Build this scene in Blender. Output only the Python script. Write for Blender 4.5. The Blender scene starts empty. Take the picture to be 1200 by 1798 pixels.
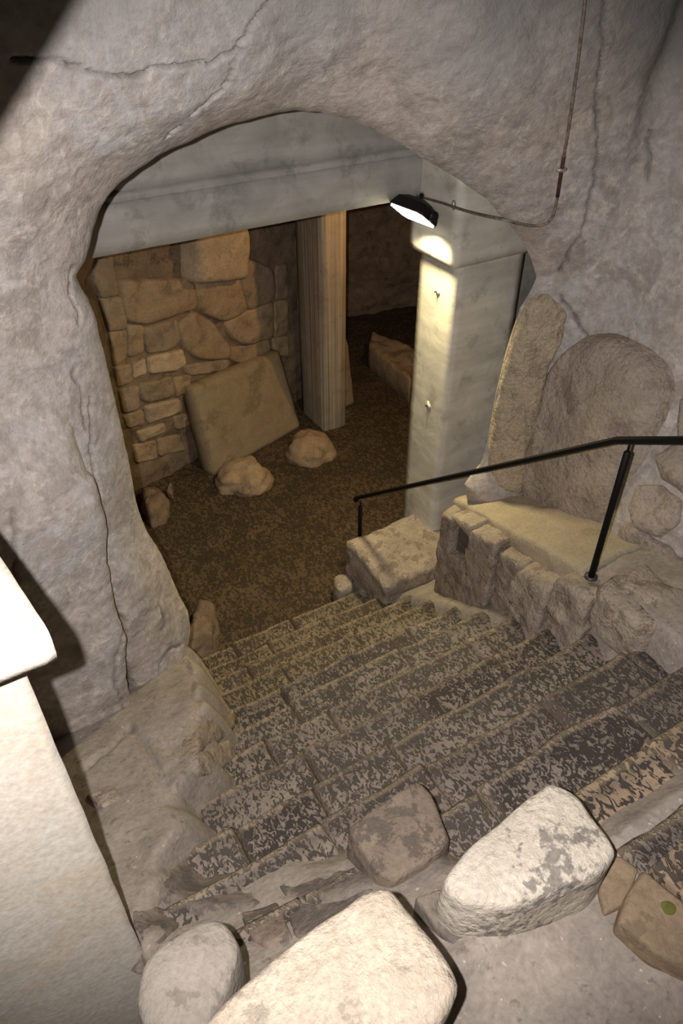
import bpy, math, random
import numpy as np
from mathutils import Vector, Matrix
from mathutils.bvhtree import BVHTree

random.seed(7); rng = np.random.default_rng(7)
SC = bpy.context.scene
COL = SC.collection
EYE = 4.75                      # eye height above the lower floor
# ------------------------------------------------------------------ camera
# X runs across the stairs, Y runs down them, Z is up; lower floor is Z = 0
F_PX, PITCH, YAW = 1300.0, 0.6806, 1.0319
cd = bpy.data.cameras.new('camera'); cam = bpy.data.objects.new('camera', cd); COL.objects.link(cam)
cd.sensor_fit = 'VERTICAL'; cd.sensor_height = 24.0; cd.lens = 24.0 * F_PX / 1798.0
cd.clip_start = 0.02; cd.clip_end = 60
right = Vector((math.sin(YAW), math.cos(YAW), 0)); head = Vector((math.cos(YAW) * -1, math.sin(YAW), 0))
# stair axes: X = right*sin + fwd*cos ; Y = -right*cos + fwd*sin
RX = Vector((math.sin(YAW), -math.cos(YAW), 0)); FY = Vector((math.cos(YAW), math.sin(YAW), 0))
fwd = FY * math.cos(PITCH) + Vector((0, 0, -math.sin(PITCH)))
upv = FY * math.sin(PITCH) + Vector((0, 0, math.cos(PITCH)))
cam.matrix_world = Matrix(((RX.x, upv.x, -fwd.x, 0), (RX.y, upv.y, -fwd.y, 0), (RX.z, upv.z, -fwd.z, EYE), (0, 0, 0, 1)))
SC.camera = cam
# ------------------------------------------------------------------ light, world, exposure
SC.view_settings.view_transform = 'Standard'; SC.view_settings.look = 'None'
SC.view_settings.exposure = 0.0; SC.view_settings.gamma = 1.0; SC.view_settings.use_curve_mapping = False
w = bpy.data.worlds.new('world'); SC.world = w; w.use_nodes = True
w.node_tree.nodes['Background'].inputs[0].default_value = (1.0, 0.72, 0.45, 1)
w.node_tree.nodes['Background'].inputs[1].default_value = 0.012

def light(name, kind, loc, energy, color, target=None, **kw):
    l = bpy.data.lights.new(name, kind); o = bpy.data.objects.new(name, l); COL.objects.link(o)
    o.location = loc; l.energy = energy; l.color = color
    for k, v in kw.items(): setattr(l, k, v)
    if target is not None:
        o.rotation_euler = (Vector(target) - Vector(loc)).to_track_quat('-Z', 'Y').to_euler()
    return o
# the photographer's flash, just left of the lens
FLASH = Vector((0, 0, EYE)) - RX * 0.10 + upv * 0.02
light('camera_flash', 'SPOT', FLASH, 510, (1.0, 0.94, 0.91), target=(1.50, 2.72, 2.25),
      spot_size=math.radians(93), spot_blend=0.6, shadow_soft_size=0.011)
# floodlights: the one in view on the pillar and one hidden behind it
light('pillar_floodlight_beam', 'AREA', (2.99, 4.06, EYE - 1.60), 40, (1.0, 0.84, 0.46),
      target=(2.45, 3.9, EYE - 2.75), spread=math.radians(150), shape='RECTANGLE', size=0.14, size_y=0.26)
light('rear_floodlight_beam', 'AREA', (4.62, 5.42, EYE - 1.75), 20, (1.0, 0.58, 0.23),
      target=(2.9, 6.4, EYE - 3.4), shape='RECTANGLE', size=0.08, size_y=0.12)

# ------------------------------------------------------------------ helpers
def P(x, y, **k):
    a, b = x - 600.0, y - 899.0
    c, s = math.cos(PITCH), math.sin(PITCH)
    r = RX * a + FY * (F_PX * c - b * s) + Vector((0, 0, -(F_PX * s + b * c)))
    if 'd' in k: t = k['d'] / F_PX
    elif 'z' in k: t = (k['z']) / r.z
    elif 'v' in k: t = k['v'] / r.y
    else: t = k['u'] / r.x
    return Vector((r.x * t, r.y * t, r.z * t + EYE))
def ray(x, y):
    return (P(x, y, d=1.0) - Vector((0, 0, EYE))).normalized()
def Qn(p):
    q = p - np.array([0, 0, EYE])
    dep = q @ np.array(fwd); return 600 + F_PX * (q @ np.array(RX)) / dep, 899 - F_PX * (q @ np.array(upv)) / dep
def sst(x, a, b):
    t = np.clip((x - a) / (b - a), 0, 1); return t * t * (3 - 2 * t)

_perm = rng.permutation(512).astype(np.int64); _perm = np.concatenate([_perm, _perm])
_g = rng.normal(size=(512, 3)); _g /= np.linalg.norm(_g, axis=1)[:, None]
def perlin(p):
    p = np.asarray(p, float); i = np.floor(p).astype(np.int64); f = p - i; i &= 511
    u = f * f * f * (f * (f * 6 - 15) + 10)
    out = 0
    for dx in (0, 1):
        wx = u[..., 0] if dx else 1 - u[..., 0]
        for dy in (0, 1):
            wy = u[..., 1] if dy else 1 - u[..., 1]
            for dz in (0, 1):
                wz = u[..., 2] if dz else 1 - u[..., 2]
                h = _perm[(_perm[(_perm[(i[..., 0] + dx) & 511] + i[..., 1] + dy) & 511] + i[..., 2] + dz) & 511]
                d = f - np.array([dx, dy, dz])
                out = out + wx * wy * wz * (_g[h] * d).sum(-1)
    return out
def fbm(p, freq=1.0, oct=4, gain=0.5):
    p = np.asarray(p, float); s = 0; a = 1
    for k in range(oct):
        s = s + a * perlin(p * freq + 17.3 * k); a *= gain; freq *= 2.03
    return s

def tag(o, label=None, cat=None, group=None, kind=None):
    if label: o['label'] = label
    if cat: o['category'] = cat
    if group: o['group'] = group
    if kind: o['kind'] = kind
    return o
def link(name, me, parent=None, mat=None, center=True):
    o = bpy.data.objects.new(name, me); COL.objects.link(o)
    if mat: me.materials.append(mat)
    if parent is not None:
        o.parent = parent
        o.matrix_parent_inverse = Matrix.Identity(4)
        off = parent_world(parent)
    else: off = Vector((0, 0, 0))
    if center and len(me.vertices):
        n = len(me.vertices); co = np.empty(n * 3, np.float32); me.vertices.foreach_get('co', co); co = co.reshape(-1, 3)
        c = Vector(((co[:, 0].min() + co[:, 0].max()) / 2, (co[:, 1].min() + co[:, 1].max()) / 2, co[:, 2].min()))
        c = Vector([float(x) for x in c])
        co -= np.array(c, np.float32); me.vertices.foreach_set('co', co.ravel())
        o.location = c - off
    else: o.location = -off
    return o
def parent_world(o):
    w = Vector(o.location)
    while o.parent is not None:
        o = o.parent; w += Vector(o.location)
    return w
def nmesh(name, V, Fq, smooth=True):
    V = np.asarray(V, np.float32).reshape(-1, 3); me = bpy.data.meshes.new(name)
    if isinstance(Fq, np.ndarray):
        k = Fq.shape[1]; n = len(Fq)
        me.vertices.add(len(V)); me.vertices.foreach_set('co', V.ravel())
        me.loops.add(n * k); me.loops.foreach_set('vertex_index', Fq.astype(np.int32).ravel())
        me.polygons.add(n); me.polygons.foreach_set('loop_start', np.arange(0, n * k, k, dtype=np.int32))
        me.polygons.foreach_set('loop_total', np.full(n, k, np.int32))
        me.update(calc_edges=True); me.validate()
    else:
        me.from_pydata([tuple(map(float, v)) for v in V], [], Fq)
    me.polygons.foreach_set('use_smooth', np.full(len(me.polygons), smooth))
    me.update()
    return me
def gridfaces(n, m, wrap=False, flip=False):
    i = np.arange(n - 1)[:, None]; j = np.arange(m if wrap else m - 1)[None, :]
    a = i * m + j; b = i * m + (j + 1) % m; c = (i + 1) * m + (j + 1) % m; d = (i + 1) * m + j
    f = np.stack([a, d, c, b] if flip else [a, b, c, d], -1).reshape(-1, 4)
    return f
def empty(name, loc, parent=None):
    o = bpy.data.objects.new(name, None); COL.objects.link(o); o.location = loc; o.empty_display_size = .1
    if parent: o.parent = parent
    return o
def bvh_of(V, F): return BVHTree.FromPolygons([tuple(v) for v in V.tolist()], F.tolist())
ORG = Vector((0, 0, EYE))
def hitter(bvh, fallback):
    def h(x, y):
        r = bvh.ray_cast(ORG, ray(x, y))
        return r[0] if r[0] is not None else fallback(x, y)
    return h

def resample(poly, n, smooth=1):
    p = np.array(poly, float); q = np.vstack([p, p[:1]]); L = np.r_[0, np.cumsum(np.linalg.norm(np.diff(q, axis=0), axis=1))]
    s = np.linspace(0, L[-1], n, endpoint=False)
    r = np.stack([np.interp(s, L, q[:, 0]), np.interp(s, L, q[:, 1])], -1)
    for _ in range(smooth): r = .25 * np.roll(r, 1, 0) + .5 * r + .25 * np.roll(r, -1, 0)
    return r
def fan_rings(nr, na):
    F = [(0, 1 + j, 1 + (j + 1) % na) for j in range(na)]
    for i in range(nr - 1):
        for j in range(na):
            a = 1 + i * na + j; b = 1 + i * na + (j + 1) % na
            F.append((a, a + na, b + na, b))
    return F
def draped_stone(name, poly, hit, th, mat, parent=None, na=28, embed=.04, rough=.012, out=0.0, power=5, nf=6.0):
    """a stone set into a surface: its outline follows poly, its face stands proud of the surface"""
    ring = resample(poly, na); c = ring.mean(0)
    B = np.array([hit(*q) for q in ring]); n = np.linalg.svd(B - B.mean(0))[2][2]
    if n @ (np.array(ORG) - B.mean(0)) < 0: n = -n
    rs = [.25, .45, .62, .76, .87, .95, 1.0, 1.03]
    V = [np.array(hit(*c))]; R = [0.0]
    for r in rs:
        for q in ring: V.append(np.array(hit(*(c + (q - c) * min(r, 1.0))))); R.append(r)
    V = np.array(V); R = np.array(R)
    pl = B.mean(0); dist = (V - pl) @ n; V = V - np.outer(dist * .6, n)
    h = np.where(R <= 1, th * np.clip(1 - R ** power, 0, 1) ** .45, -embed) + out * (R <= 1)
    V = V + np.outer(h + rough * fbm(V, nf, 3) * 2 * (R < 1.01), n)
    cc = V.mean(0); V[R > 1.01] += (V[R > 1.01] - cc) * .03
    F = fan_rings(len(rs), na)
    me = nmesh(name, V, F); return link(name, me, parent, mat)
def solid_boulder(name, poly, ztop, zbot, mat, parent=None, na=56, flare=.05, bulge=.03, rnd=.05, tilt=None, rough=.02, dome=0):
    ring = resample(poly, na, 1); T = np.array([P(x, y, z=(tilt(x, y) if tilt else ztop)) for x, y in ring]); c = T.mean(0)
    V = []; R = []
    zc = EYE + zbot
    V.append(c + [0, 0, bulge]); R.append(0)
    for r in (.12, .25, .38, .5, .62, .73, .83, .91, .955, .985, 1.0):
        for t in T:
            q = c + (t - c) * r; q = q + np.array([0, 0, bulge * (1 - r * r) - dome * r ** 3 - rnd * (max(0, (r - .9) / .1)) ** 3]); V.append(q); R.append(r)
    for k in range(1, 9):
        a = k / 8
        for t in T:
            q = c + (t - c) * (1 + flare * math.sin(min(a * 2, 1) * math.pi / 2)); q[2] = (t[2] - rnd - dome) * (1 - a) + zc * a; V.append(q); R.append(1 + a)
    V = np.array(V); d = V - np.array([c[0], c[1], (c[2] + zc) / 2]); d /= np.linalg.norm(d, axis=1)[:, None]
    V += d * (rough * fbm(V, 5, 4) * 1.6)[:, None]
    me = nmesh(name, V, fan_rings(19, na)); return link(name, me, parent, mat)
def box_block(name, lo, hi, mat, parent=None, bev=.02, rough=.004, step=.04, rot=0, nf=7.0, shear=None):
    """a squared block with worn edges"""
    lo = np.array(lo, float); hi = np.array(hi, float); sz = hi - lo; c = (lo + hi) / 2
    N = [max(3, min(60, int(s / step))) for s in sz]
    V = []; F = []; base = 0
    for ax in range(3):
        a, b = [i for i in range(3) if i != ax]
        for sgn in (-1, 1):
            ga = np.linspace(-1, 1, N[a] + 1); gb = np.linspace(-1, 1, N[b] + 1)
            ga = np.sign(ga) * (1 - (1 - abs(ga)) ** 1.25); gb = np.sign(gb) * (1 - (1 - abs(gb)) ** 1.25)
            A, B = np.meshgrid(ga, gb, indexing='ij'); p = np.zeros(A.shape + (3,))
            p[..., a] = A; p[..., b] = B; p[..., ax] = sgn
            n0, n1 = A.shape; f = gridfaces(n0, n1, flip=(sgn > 0) ^ (ax != 1) ^ True) + base
            V.append(p.reshape(-1, 3)); F.append(f); base += n0 * n1
    V = np.concatenate(V); F = np.concatenate(F); h = sz / 2
    X = V * h; core = np.clip(X, -(h - bev), h - bev); d = X - core; L = np.linalg.norm(d, axis=1)
    X = core + d * np.where(L > 1e-9, bev / np.maximum(L, 1e-9), 0)[:, None] * (L > 1e-9)[:, None]
    key = np.round(X, 5); _, idx, inv = np.unique(key, axis=0, return_index=True, return_inverse=True)
    inv = inv.reshape(-1); X = X[idx]; F = inv[F]
    if shear is not None: X = shear(X)
    if rot: cr, sr = math.cos(rot), math.sin(rot); X = np.stack([X[:, 0] * cr - X[:, 1] * sr, X[:, 0] * sr + X[:, 1] * cr, X[:, 2]], -1)
    X = X + c; nn = X - c; nn /= np.linalg.norm(nn, axis=1)[:, None] + 1e-9
    X = X + nn * (rough * 2 * fbm(X, nf, 3))[:, None]
    F = F[[len(set(f)) >= 3 for f in F.tolist()]]
    me = bpy.data.meshes.new(name); me.from_pydata(X.tolist(), [], [list(dict.fromkeys(f)) for f in F.tolist()])
    me.polygons.foreach_set('use_smooth', [True] * len(me.polygons)); me.update()
    return link(name, me, parent, mat)
def tube(name, pts, r, mat, parent=None, seg=12, caps=True):
    pts = [Vector(p) for p in pts]; V = []; n = len(pts); rr = r if isinstance(r, (list, tuple)) else [r] * n
    prev = None
    for i, p in enumerate(pts):
        t = (pts[min(i + 1, n - 1)] - pts[max(i - 1, 0)]).normalized()
        if prev is None: a = t.orthogonal().normalized()
        else: a = (prev - t * prev.dot(t)).normalized()
        prev = a; b = t.cross(a)
        for k in range(seg):
            an = 2 * math.pi * k / seg; V.append(p + (a * math.cos(an) + b * math.sin(an)) * rr[i])
    F = gridfaces(n, seg, wrap=True).tolist()
    if caps: F.append(list(range(seg))[::-1]); F.append([(n - 1) * seg + k for k in range(seg)])
    me = nmesh(name, np.array(V), F); return link(name, me, parent, mat)

# ------------------------------------------------------------------ materials
class MT:
    def __init__(s, name):
        s.m = bpy.data.materials.new(name); s.m.use_nodes = True; s.t = s.m.node_tree; s.N = s.t.nodes; s.L = s.t.links
        s.b = s.N['Principled BSDF']; s.g = s.N.new('ShaderNodeNewGeometry')
        s.b.inputs['Specular IOR Level'].default_value = .25
    def mp(s, sc, rot=(0, 0, 0)):
        n = s.N.new('ShaderNodeMapping'); n.inputs['Scale'].default_value = sc; n.inputs['Rotation'].default_value = rot
        s.L.new(s.g.outputs['Position'], n.inputs['Vector']); return n.outputs[0]
    def noise(s, scale, detail=4, rough=.55, dist=0, vec=None):
        n = s.N.new('ShaderNodeTexNoise'); n.inputs['Scale'].default_value = scale; n.inputs['Detail'].default_value = detail
        n.inputs['Roughness'].default_value = rough; n.inputs['Distortion'].default_value = dist
        s.L.new(vec if vec is not None else s.g.outputs['Position'], n.inputs['Vector']); return n.outputs['Fac']
    def vor(s, scale, vec=None, feature='F1'):
        n = s.N.new('ShaderNodeTexVoronoi'); n.inputs['Scale'].default_value = scale; n.feature = feature
        s.L.new(vec if vec is not None else s.g.outputs['Position'], n.inputs['Vector']); return n.outputs['Distance']
    def ramp(s, fac, *st):
        n = s.N.new('ShaderNodeValToRGB'); e = n.color_ramp.elements
        while len(e) < len(st): e.new(.5)
        for k, (p, c) in enumerate(st):
            e[k].position = p; e[k].color = (c, c, c, 1) if isinstance(c, (int, float)) else tuple(c) + (1,)
        s.L.new(fac, n.inputs[0]); return n.outputs[0]
    def mix(s, fac, a, b, mode='MIX'):
        n = s.N.new('ShaderNodeMix'); n.data_type = 'RGBA'; n.blend_type = mode
        for v, i in ((fac, 0), (a, 6), (b, 7)):
            if isinstance(v, (int, float)): n.inputs[i].default_value = v if i == 0 else (v, v, v, 1)
            elif isinstance(v, tuple): n.inputs[i].default_value = v + (1,)
            else: s.L.new(v, n.inputs[i])
        return n.outputs[2]
    def math(s, op, a, b=0.0):
        n = s.N.new('ShaderNodeMath'); n.operation = op
        for v, i in ((a, 0), (b, 1)):
            if isinstance(v, (int, float)): n.inputs[i].default_value = v
            else: s.L.new(v, n.inputs[i])
        return n.outputs[0]
    def bump(s, h, strength=.5, dist=.01, prev=None):
        n = s.N.new('ShaderNodeBump'); n.inputs['Strength'].default_value = strength; n.inputs['Distance'].default_value = dist
        s.L.new(h, n.inputs['Height'])
        if prev is not None: s.L.new(prev, n.inputs['Normal'])
        return n.outputs[0]
    def done(s, col, rough=.85, nrm=None):
        if isinstance(col, tuple): s.b.inputs['Base Color'].default_value = col + (1,)
        else: s.L.new(col, s.b.inputs['Base Color'])
        if isinstance(rough, float): s.b.inputs['Roughness'].default_value = rough
        else: s.L.new(rough, s.b.inputs['Roughness'])
        if nrm is not None: s.L.new(nrm, s.b.inputs['Normal'])
        return s.m
    def rnd(s):
        return s.N.new('ShaderNodeObjectInfo').outputs['Random']

def mat_wall():
    m = MT('pale_cave_plaster')
    big = m.noise(1.3, 3, .5, .6); mid = m.noise(5, 6, .62, 1.0); fine = m.noise(30, 6, .65, .4)
    c = m.mix(m.ramp(big, (.38, 0), (.62, 1)), (.43, .405, .395), (.47, .405, .355))
    patch = m.ramp(mid, (.47, 0), (.60, 1))
    c = m.mix(m.math('MULTIPLY', patch, .75), c, (.30, .262, .24))
    mo = m.ramp(m.noise(14, 6, .72, .6), (.46, 0), (.62, 1)); c = m.mix(m.math('MULTIPLY', mo, .55), c, (.33, .285, .235))
    hi = m.ramp(m.noise(9, 6, .75, 1.0), (.54, 0), (.66, 1)); c = m.mix(m.math('MULTIPLY', hi, .65), c, (.62, .56, .50))
    c = m.mix(1.0, c, m.ramp(fine, (.25, .72), (.7, 1.1)), 'MULTIPLY')
    at = m.N.new('ShaderNodeAttribute'); at.attribute_name = 'crack'
    c = m.mix(m.math('MULTIPLY', at.outputs['Fac'], .85), c, (.09, .075, .06))
    at2 = m.N.new('ShaderNodeAttribute'); at2.attribute_name = 'stain_shade'
    c = m.mix(m.math('MULTIPLY', at2.outputs['Fac'], 1.0), c, (.27, .26, .255))  # greys the upper wall: weaker flash there is put into the colour
    b = m.bump(mid, .4, .02); b = m.bump(m.noise(17, 6, .72, .3), .6, .018, b); b = m.bump(fine, .5, .007, b); b = m.bump(m.noise(90, 3), .3, .003, b)
    return m.done(c, .9, b)
def mat_ground():
    m = MT('dusty_taupe_mortar')
    mid = m.noise(4, 6, .6, .8); fine = m.noise(45, 5, .65)
    c = m.mix(m.ramp(mid, (.35, 0), (.65, 1)), (.36, .31, .265), (.27, .23, .20))
    c = m.mix(1.0, c, m.ramp(fine, (.3, .78), (.7, 1.12)), 'MULTIPLY')
    sp = m.ramp(m.noise(38, 2, .5), (.70, 0), (.76, 1)); c = m.mix(sp, c, (.55, .50, .44))
    dk = m.ramp(m.noise(22, 4, .6), (.60, 0), (.68, 1)); c = m.mix(m.math('MULTIPLY', dk, .6), c, (.13, .11, .09))
    b = m.bump(mid, .5, .03); b = m.bump(fine, .5, .006, b)
    return m.done(c, .88, b)
def mat_tread(name, light_c, dark_c, thr=.49, scale=50, tan=(.42, .325, .22)):
    m = MT(name)
    v = m.mp((1.0, .62, .8))
    n = m.noise(scale, 2.5, .5, 1.1, v); mod = m.noise(3.2, 3, .5)
    n2 = m.math('ADD', n, m.math('MULTIPLY', m.math('SUBTRACT', mod, .5), .35))
    pit = m.ramp(n2, (thr - .025, 1), (thr + .03, 0))
    tone = m.noise(2.2, 3, .5, .5)
    lc = m.mix(m.ramp(tone, (.35, 0), (.65, 1)), light_c, tuple(x * .78 for x in light_c))
    lc = m.mix(m.math('MULTIPLY', m.ramp(m.noise(60, 4, .7), (.5, 0), (.75, 1)), .5), lc, tuple(min(1, x * 1.5) for x in light_c))
    c = m.mix(pit, lc, dark_c)
    gr = m.N.new('ShaderNodeAttribute'); gr.attribute_name = 'dark_band'; c = m.mix(m.math('MULTIPLY', gr.outputs['Fac'], .5), c, dark_c)
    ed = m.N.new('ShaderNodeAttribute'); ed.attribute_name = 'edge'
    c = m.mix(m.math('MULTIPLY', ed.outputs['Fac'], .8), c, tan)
    c = m.mix(m.math('MULTIPLY', m.rnd(), .22), c, tuple(x * .6 for x in light_c))
    b = m.bump(m.ramp(n2, (thr - .06, 0), (thr + .05, 1)), .75, .006); b = m.bump(m.noise(120, 4, .6), .35, .003, b); b = m.bump(m.noise(8, 3), .35, .02, b)
    return m.done(c, m.ramp(pit, (0, .62), (1, .8)), b)
def mat_stone(name, ca, cb, stain_shade=(.2, .18, .16), samt=.5, sscale=6, bumpd=.012, fine=1.0, thr=.56):
    m = MT(name)
    a = m.noise(7, 6, .62, .6); f = m.noise(55, 5, .68)
    c = m.mix(m.ramp(a, (.35, 0), (.65, 1)), ca, cb)
    st = m.ramp(m.math('ADD', m.math('MULTIPLY', m.noise(sscale, 4, .6, .25), .7), m.math('MULTIPLY', m.noise(sscale * 8, 4, .65), .3)), (thr, 0), (thr + .035, 1)); c = m.mix(m.math('MULTIPLY', st, samt), c, stain_shade)
    c = m.mix(1.0, c, m.ramp(f, (.28, .74), (.7, 1.12)), 'MULTIPLY')
    c = m.mix(m.math('MULTIPLY', m.rnd(), .35), c, tuple(x * .62 for x in cb))
    b = m.bump(a, .5 * min(1, fine), .025); b = m.bump(m.noise(22, 5, .65), .6 * fine, bumpd, b); b = m.bump(f, .45 * fine, .004, b)
    return m.done(c, .88, b)
def mat_concrete(name, ca, cb, streak=0.0):
    m = MT(name)
    a = m.noise(3.5, 6, .6, .6); f = m.noise(70, 3, .6)
    c = m.mix(m.ramp(a, (.35, 0), (.66, 1)), ca, cb)
    if streak:
        s = m.noise(1.0, 4, .6, 0, m.mp((42, 42, .35))); c = m.mix(streak, c, m.ramp(s, (.35, .35), (.65, 1.2)), 'MULTIPLY')
    else:
        s = m.noise(1.0, 4, .6, 0, m.mp((1.2, 1.2, 9))); c = m.mix(.4, c, m.ramp(s, (.35, .6), (.65, 1.15)), 'MULTIPLY')
    d = m.ramp(m.noise(6, 7, .72, .3), (.54, 0), (.66, 1)); c = m.mix(m.math('MULTIPLY', d, .5), c, tuple(x * .5 for x in cb))
    b = m.bump(s, .4, .004); b = m.bump(f, .25, .002, b); b = m.bump(a, .3, .02, b)
    return m.done(c, .8, b)
def mat_plain(name, col, rough=.5, metal=0.0, vary=.25):
    m = MT(name); n = m.noise(40, 4, .6); c = m.mix(1.0, col, m.ramp(n, (.3, 1 - vary), (.7, 1 + vary)), 'MULTIPLY')
    m.b.inputs['Metallic'].default_value = metal
    return m.done(c, rough, m.bump(n, .15, .001))
def mat_emit(name, col, st):
    m = MT(name); m.b.inputs['Emission Color'].default_value = col + (1,); m.b.inputs['Emission Strength'].default_value = st
    return m.done(col, .3)

M_WALL = mat_wall(); M_GROUND = mat_ground()
M_TREAD = mat_tread('pitted_grey_brown_limestone', (.26, .215, .18), (.06, .052, .045))
M_TREAD_DARK = mat_tread('pitted_dark_limestone', (.235, .195, .165), (.048, .038, .034), .505, 55)
M_TREAD_TAN = mat_tread('tan_pitted_limestone', (.34, .25, .17), (.05, .043, .04), .49, 40)
M_TREAD_DIM = mat_tread('brown_dimmed_limestone', (.21, .165, .115), (.055, .042, .03), .49, 46)  # darker tread copy: dimmer light down the flight is in its colour
M_FLOOR = mat_tread('brown_pitted_floor', (.105, .073, .042), (.043, .029, .016), .50, 34)
M_DARKROCK = mat_stone('brown_cellar_rock', (.26, .19, .13), (.17, .12, .08), (.07, .05, .035), .6, 5)
M_MASON = mat_stone('tan_masonry_stone', (.42, .31, .20), (.30, .215, .135), (.17, .13, .10), .55, 7)
M_SLAB = mat_stone('olive_tan_stone_slab', (.33, .26, .165), (.27, .21, .13), (.16, .13, .08), .6, 3.2, .006, .5)
M_BOULDER = mat_stone('cream_limestone', (.54, .465, .37), (.44, .37, .285), (.27, .235, .20), .6, 5.5, .02, 1.3, .56)
M_BOULDER2 = mat_stone('cream_limestone_grey_stained', (.60, .54, .45), (.52, .46, .38), (.20, .175, .155), .85, 4.2, .02, 1.3, .53)
M_ROUND = mat_stone('grey_stained_round_stone', (.35, .31, .265), (.28, .245, .21), (.17, .145, .125), .7, 5, .014, 1, .53)
M_RIGHT = mat_stone('pinkish_tan_wall_stone', (.50, .42, .34), (.40, .33, .27), (.25, .18, .145), .6, 6, .035, 1.6, .53)
M_RIGHT_TAN = mat_stone('tan_rough_wall_stone', (.56, .46, .33), (.46, .375, .27), (.28, .21, .15), .5, 9, .04, 1.8, .54)
M_KERB = mat_stone('mottled_kerb_stone', (.48, .40, .32), (.34, .28, .225), (.19, .135, .095), .65, 8, .03, 1.6, .53)
M_LANDING = mat_stone('grey_brown_landing_stone', (.27, .225, .185), (.19, .16, .135), (.10, .085, .075), .65, 7, .012, 1.2, .50)
M_LANDBROWN = mat_stone('brown_streaked_landing_stone', (.30, .235, .18), (.22, .17, .135), (.095, .08, .07), .75, 9, .014, 1.3, .50)
M_HOLE_DARK = mat_stone('dark_grey_socket_dirt', (.13, .11, .10), (.10, .085, .08))  # dirt colour taken dark so the evenly lit socket reads as a hole
M_RUST = mat_stone('rusty_landing_stone', (.34, .25, .165), (.25, .185, .12), (.12, .09, .06), .5, 4, .01, 1.0, .52)
M_MOSS = mat_plain('olive_moss', (.12, .12, .03), .95)
M_MARBLE = mat_stone('pale_cream_marble', (.60, .56, .49), (.56, .50, .42), (.55, .45, .33), .4, 2.5, .004, .35, .55)
M_CONC = mat_concrete('grey_cast_concrete', (.37, .355, .325), (.27, .26, .24))
M_CONCPALE = mat_concrete('pale_cast_concrete', (.62, .59, .51), (.50, .475, .42))
M_CONCB = mat_concrete('board_marked_concrete', (.40, .34, .25), (.33, .28, .21), .75)
M_BLACK = mat_plain('black_painted_steel', (.003, .003, .003), .6, .0, .1)
M_CONDUIT = mat_plain('rusty_grey_conduit', (.20, .16, .13), .6, .3, .5)
M_RUSTD = mat_plain('dark_rust', (.06, .025, .015), .8, .1, .5)
M_CLAMP = mat_plain('dull_zinc', (.35, .34, .32), .5, .6)
M_LAMP = mat_plain('black_lamp_housing', (.012, .011, .010), .5, .2)
M_LENS = mat_emit('lit_lamp_glass', (1.0, .93, .74), 14)
M_LENS2 = mat_emit('amber_lamp_glass', (1.0, .65, .30), 8)
M_WOOD = mat_plain('dark_oak', (.05, .032, .02), .8)

# ------------------------------------------------------------------ arched rock wall
OUT = [(345, 1215), (330, 1185), (318, 1165), (311, 1148), (320, 1128), (334, 1096), (330, 1072), (316, 1048), (300, 1010), (284, 972), (262, 940), (250, 915), (240, 885),
       (232, 840), (222, 790), (211, 740), (201, 700), (190, 650), (178, 600), (168, 560), (153, 520), (141, 503), (132, 487), (149, 458),
       (158, 430), (165, 400), (175, 370), (190, 344), (213, 319), (240, 299), (270, 278), (300, 262), (350, 240), (400, 220), (450, 206),
       (500, 196), (520, 193), (560, 197), (610, 208), (650, 225), (700, 250), (740, 275), (790, 305), (820, 325), (855, 350), (880, 378),
       (905, 406), (925, 435), (935, 460), (943, 487), (934, 508), (914, 540), (904, 575), (890, 622), (880, 660), (870, 700), (862, 750),
       (850, 800), (838, 826), (815, 850)]
o2 = [P(x, y, v=3.2) for x, y in OUT]; o2 = [(p.x, p.z) for p in o2]
o2 = [(.86, -.15), (.80, .4)] + o2 + [(3.12, 1.0), (3.2, .4), (3.22, -.15)]
o2 = np.array(o2); L = np.r_[0, np.cumsum(np.linalg.norm(np.diff(o2, axis=0), axis=1))]
NS = 900; ss = np.linspace(0, L[-1], NS)
S = np.stack([np.interp(ss, L, o2[:, 0]), np.interp(ss, L, o2[:, 1])], -1)
S = np.vstack([S[:1], .25 * S[:-2] + .5 * S[1:-1] + .25 * S[2:], S[-1:]])
S += .006 * np.stack([fbm(np.c_[S * 9, S[:, 0] * 0], 1, 3), fbm(np.c_[S * 9, S[:, 0] * 0 + 5], 1, 3)], -1)
C0 = np.array([1.95, EYE - 2.3]); D = S - C0; ang = np.arctan2(D[:, 1], D[:, 0])
ca, sa = np.cos(ang), np.sin(ang)
tR = np.minimum(np.where(ca > 0, 4.9, 4.6) / np.maximum(abs(ca), 1e-6), np.where(sa > 0, 3.3, 2.6) / np.maximum(abs(sa), 1e-6))
O = C0 + np.stack([ca, sa], -1) * tR[:, None]
O[:, 1] = np.clip(O[:, 1], -.15, None)
NR = 320
g = np.linspace(0, 1, NR) ** 1.55
inner = np.linspace(.75, .02, 16)
def face_v(d, u, z):
    left = sst(-u, -1.0, -.4)
    a = .035 * (1 - np.exp(-d / .02)) + .28 * np.tanh(d / .38)
    top = sst(z, EYE - 1.2, EYE - .5)
    return 3.2 - a - top * .10 * (1 - np.exp(-d / .3))
rows = []; Ds = []
for q in inner:
    e = S + (S - C0) / np.linalg.norm(S - C0, axis=1)[:, None] * (.10 * q + .02 * (q > .3))
    rows.append(np.stack([e[:, 0] + 1.22 * q * sst(S[:, 0], 2.2, 2.9) + .45 * q * sst(S[:, 0], 1.2, 2.2), np.full(NS, 3.2 + q), e[:, 1]], -1)); Ds.append(np.full(NS, -q))
for k in g:
    q = S + (O - S) * k; d = np.linalg.norm(q - S, axis=1)
    rows.append(np.stack([q[:, 0], face_v(d, q[:, 0], q[:, 1]), q[:, 1]], -1)); Ds.append(d)
W = np.stack(rows); Dd = np.stack(Ds)
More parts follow.
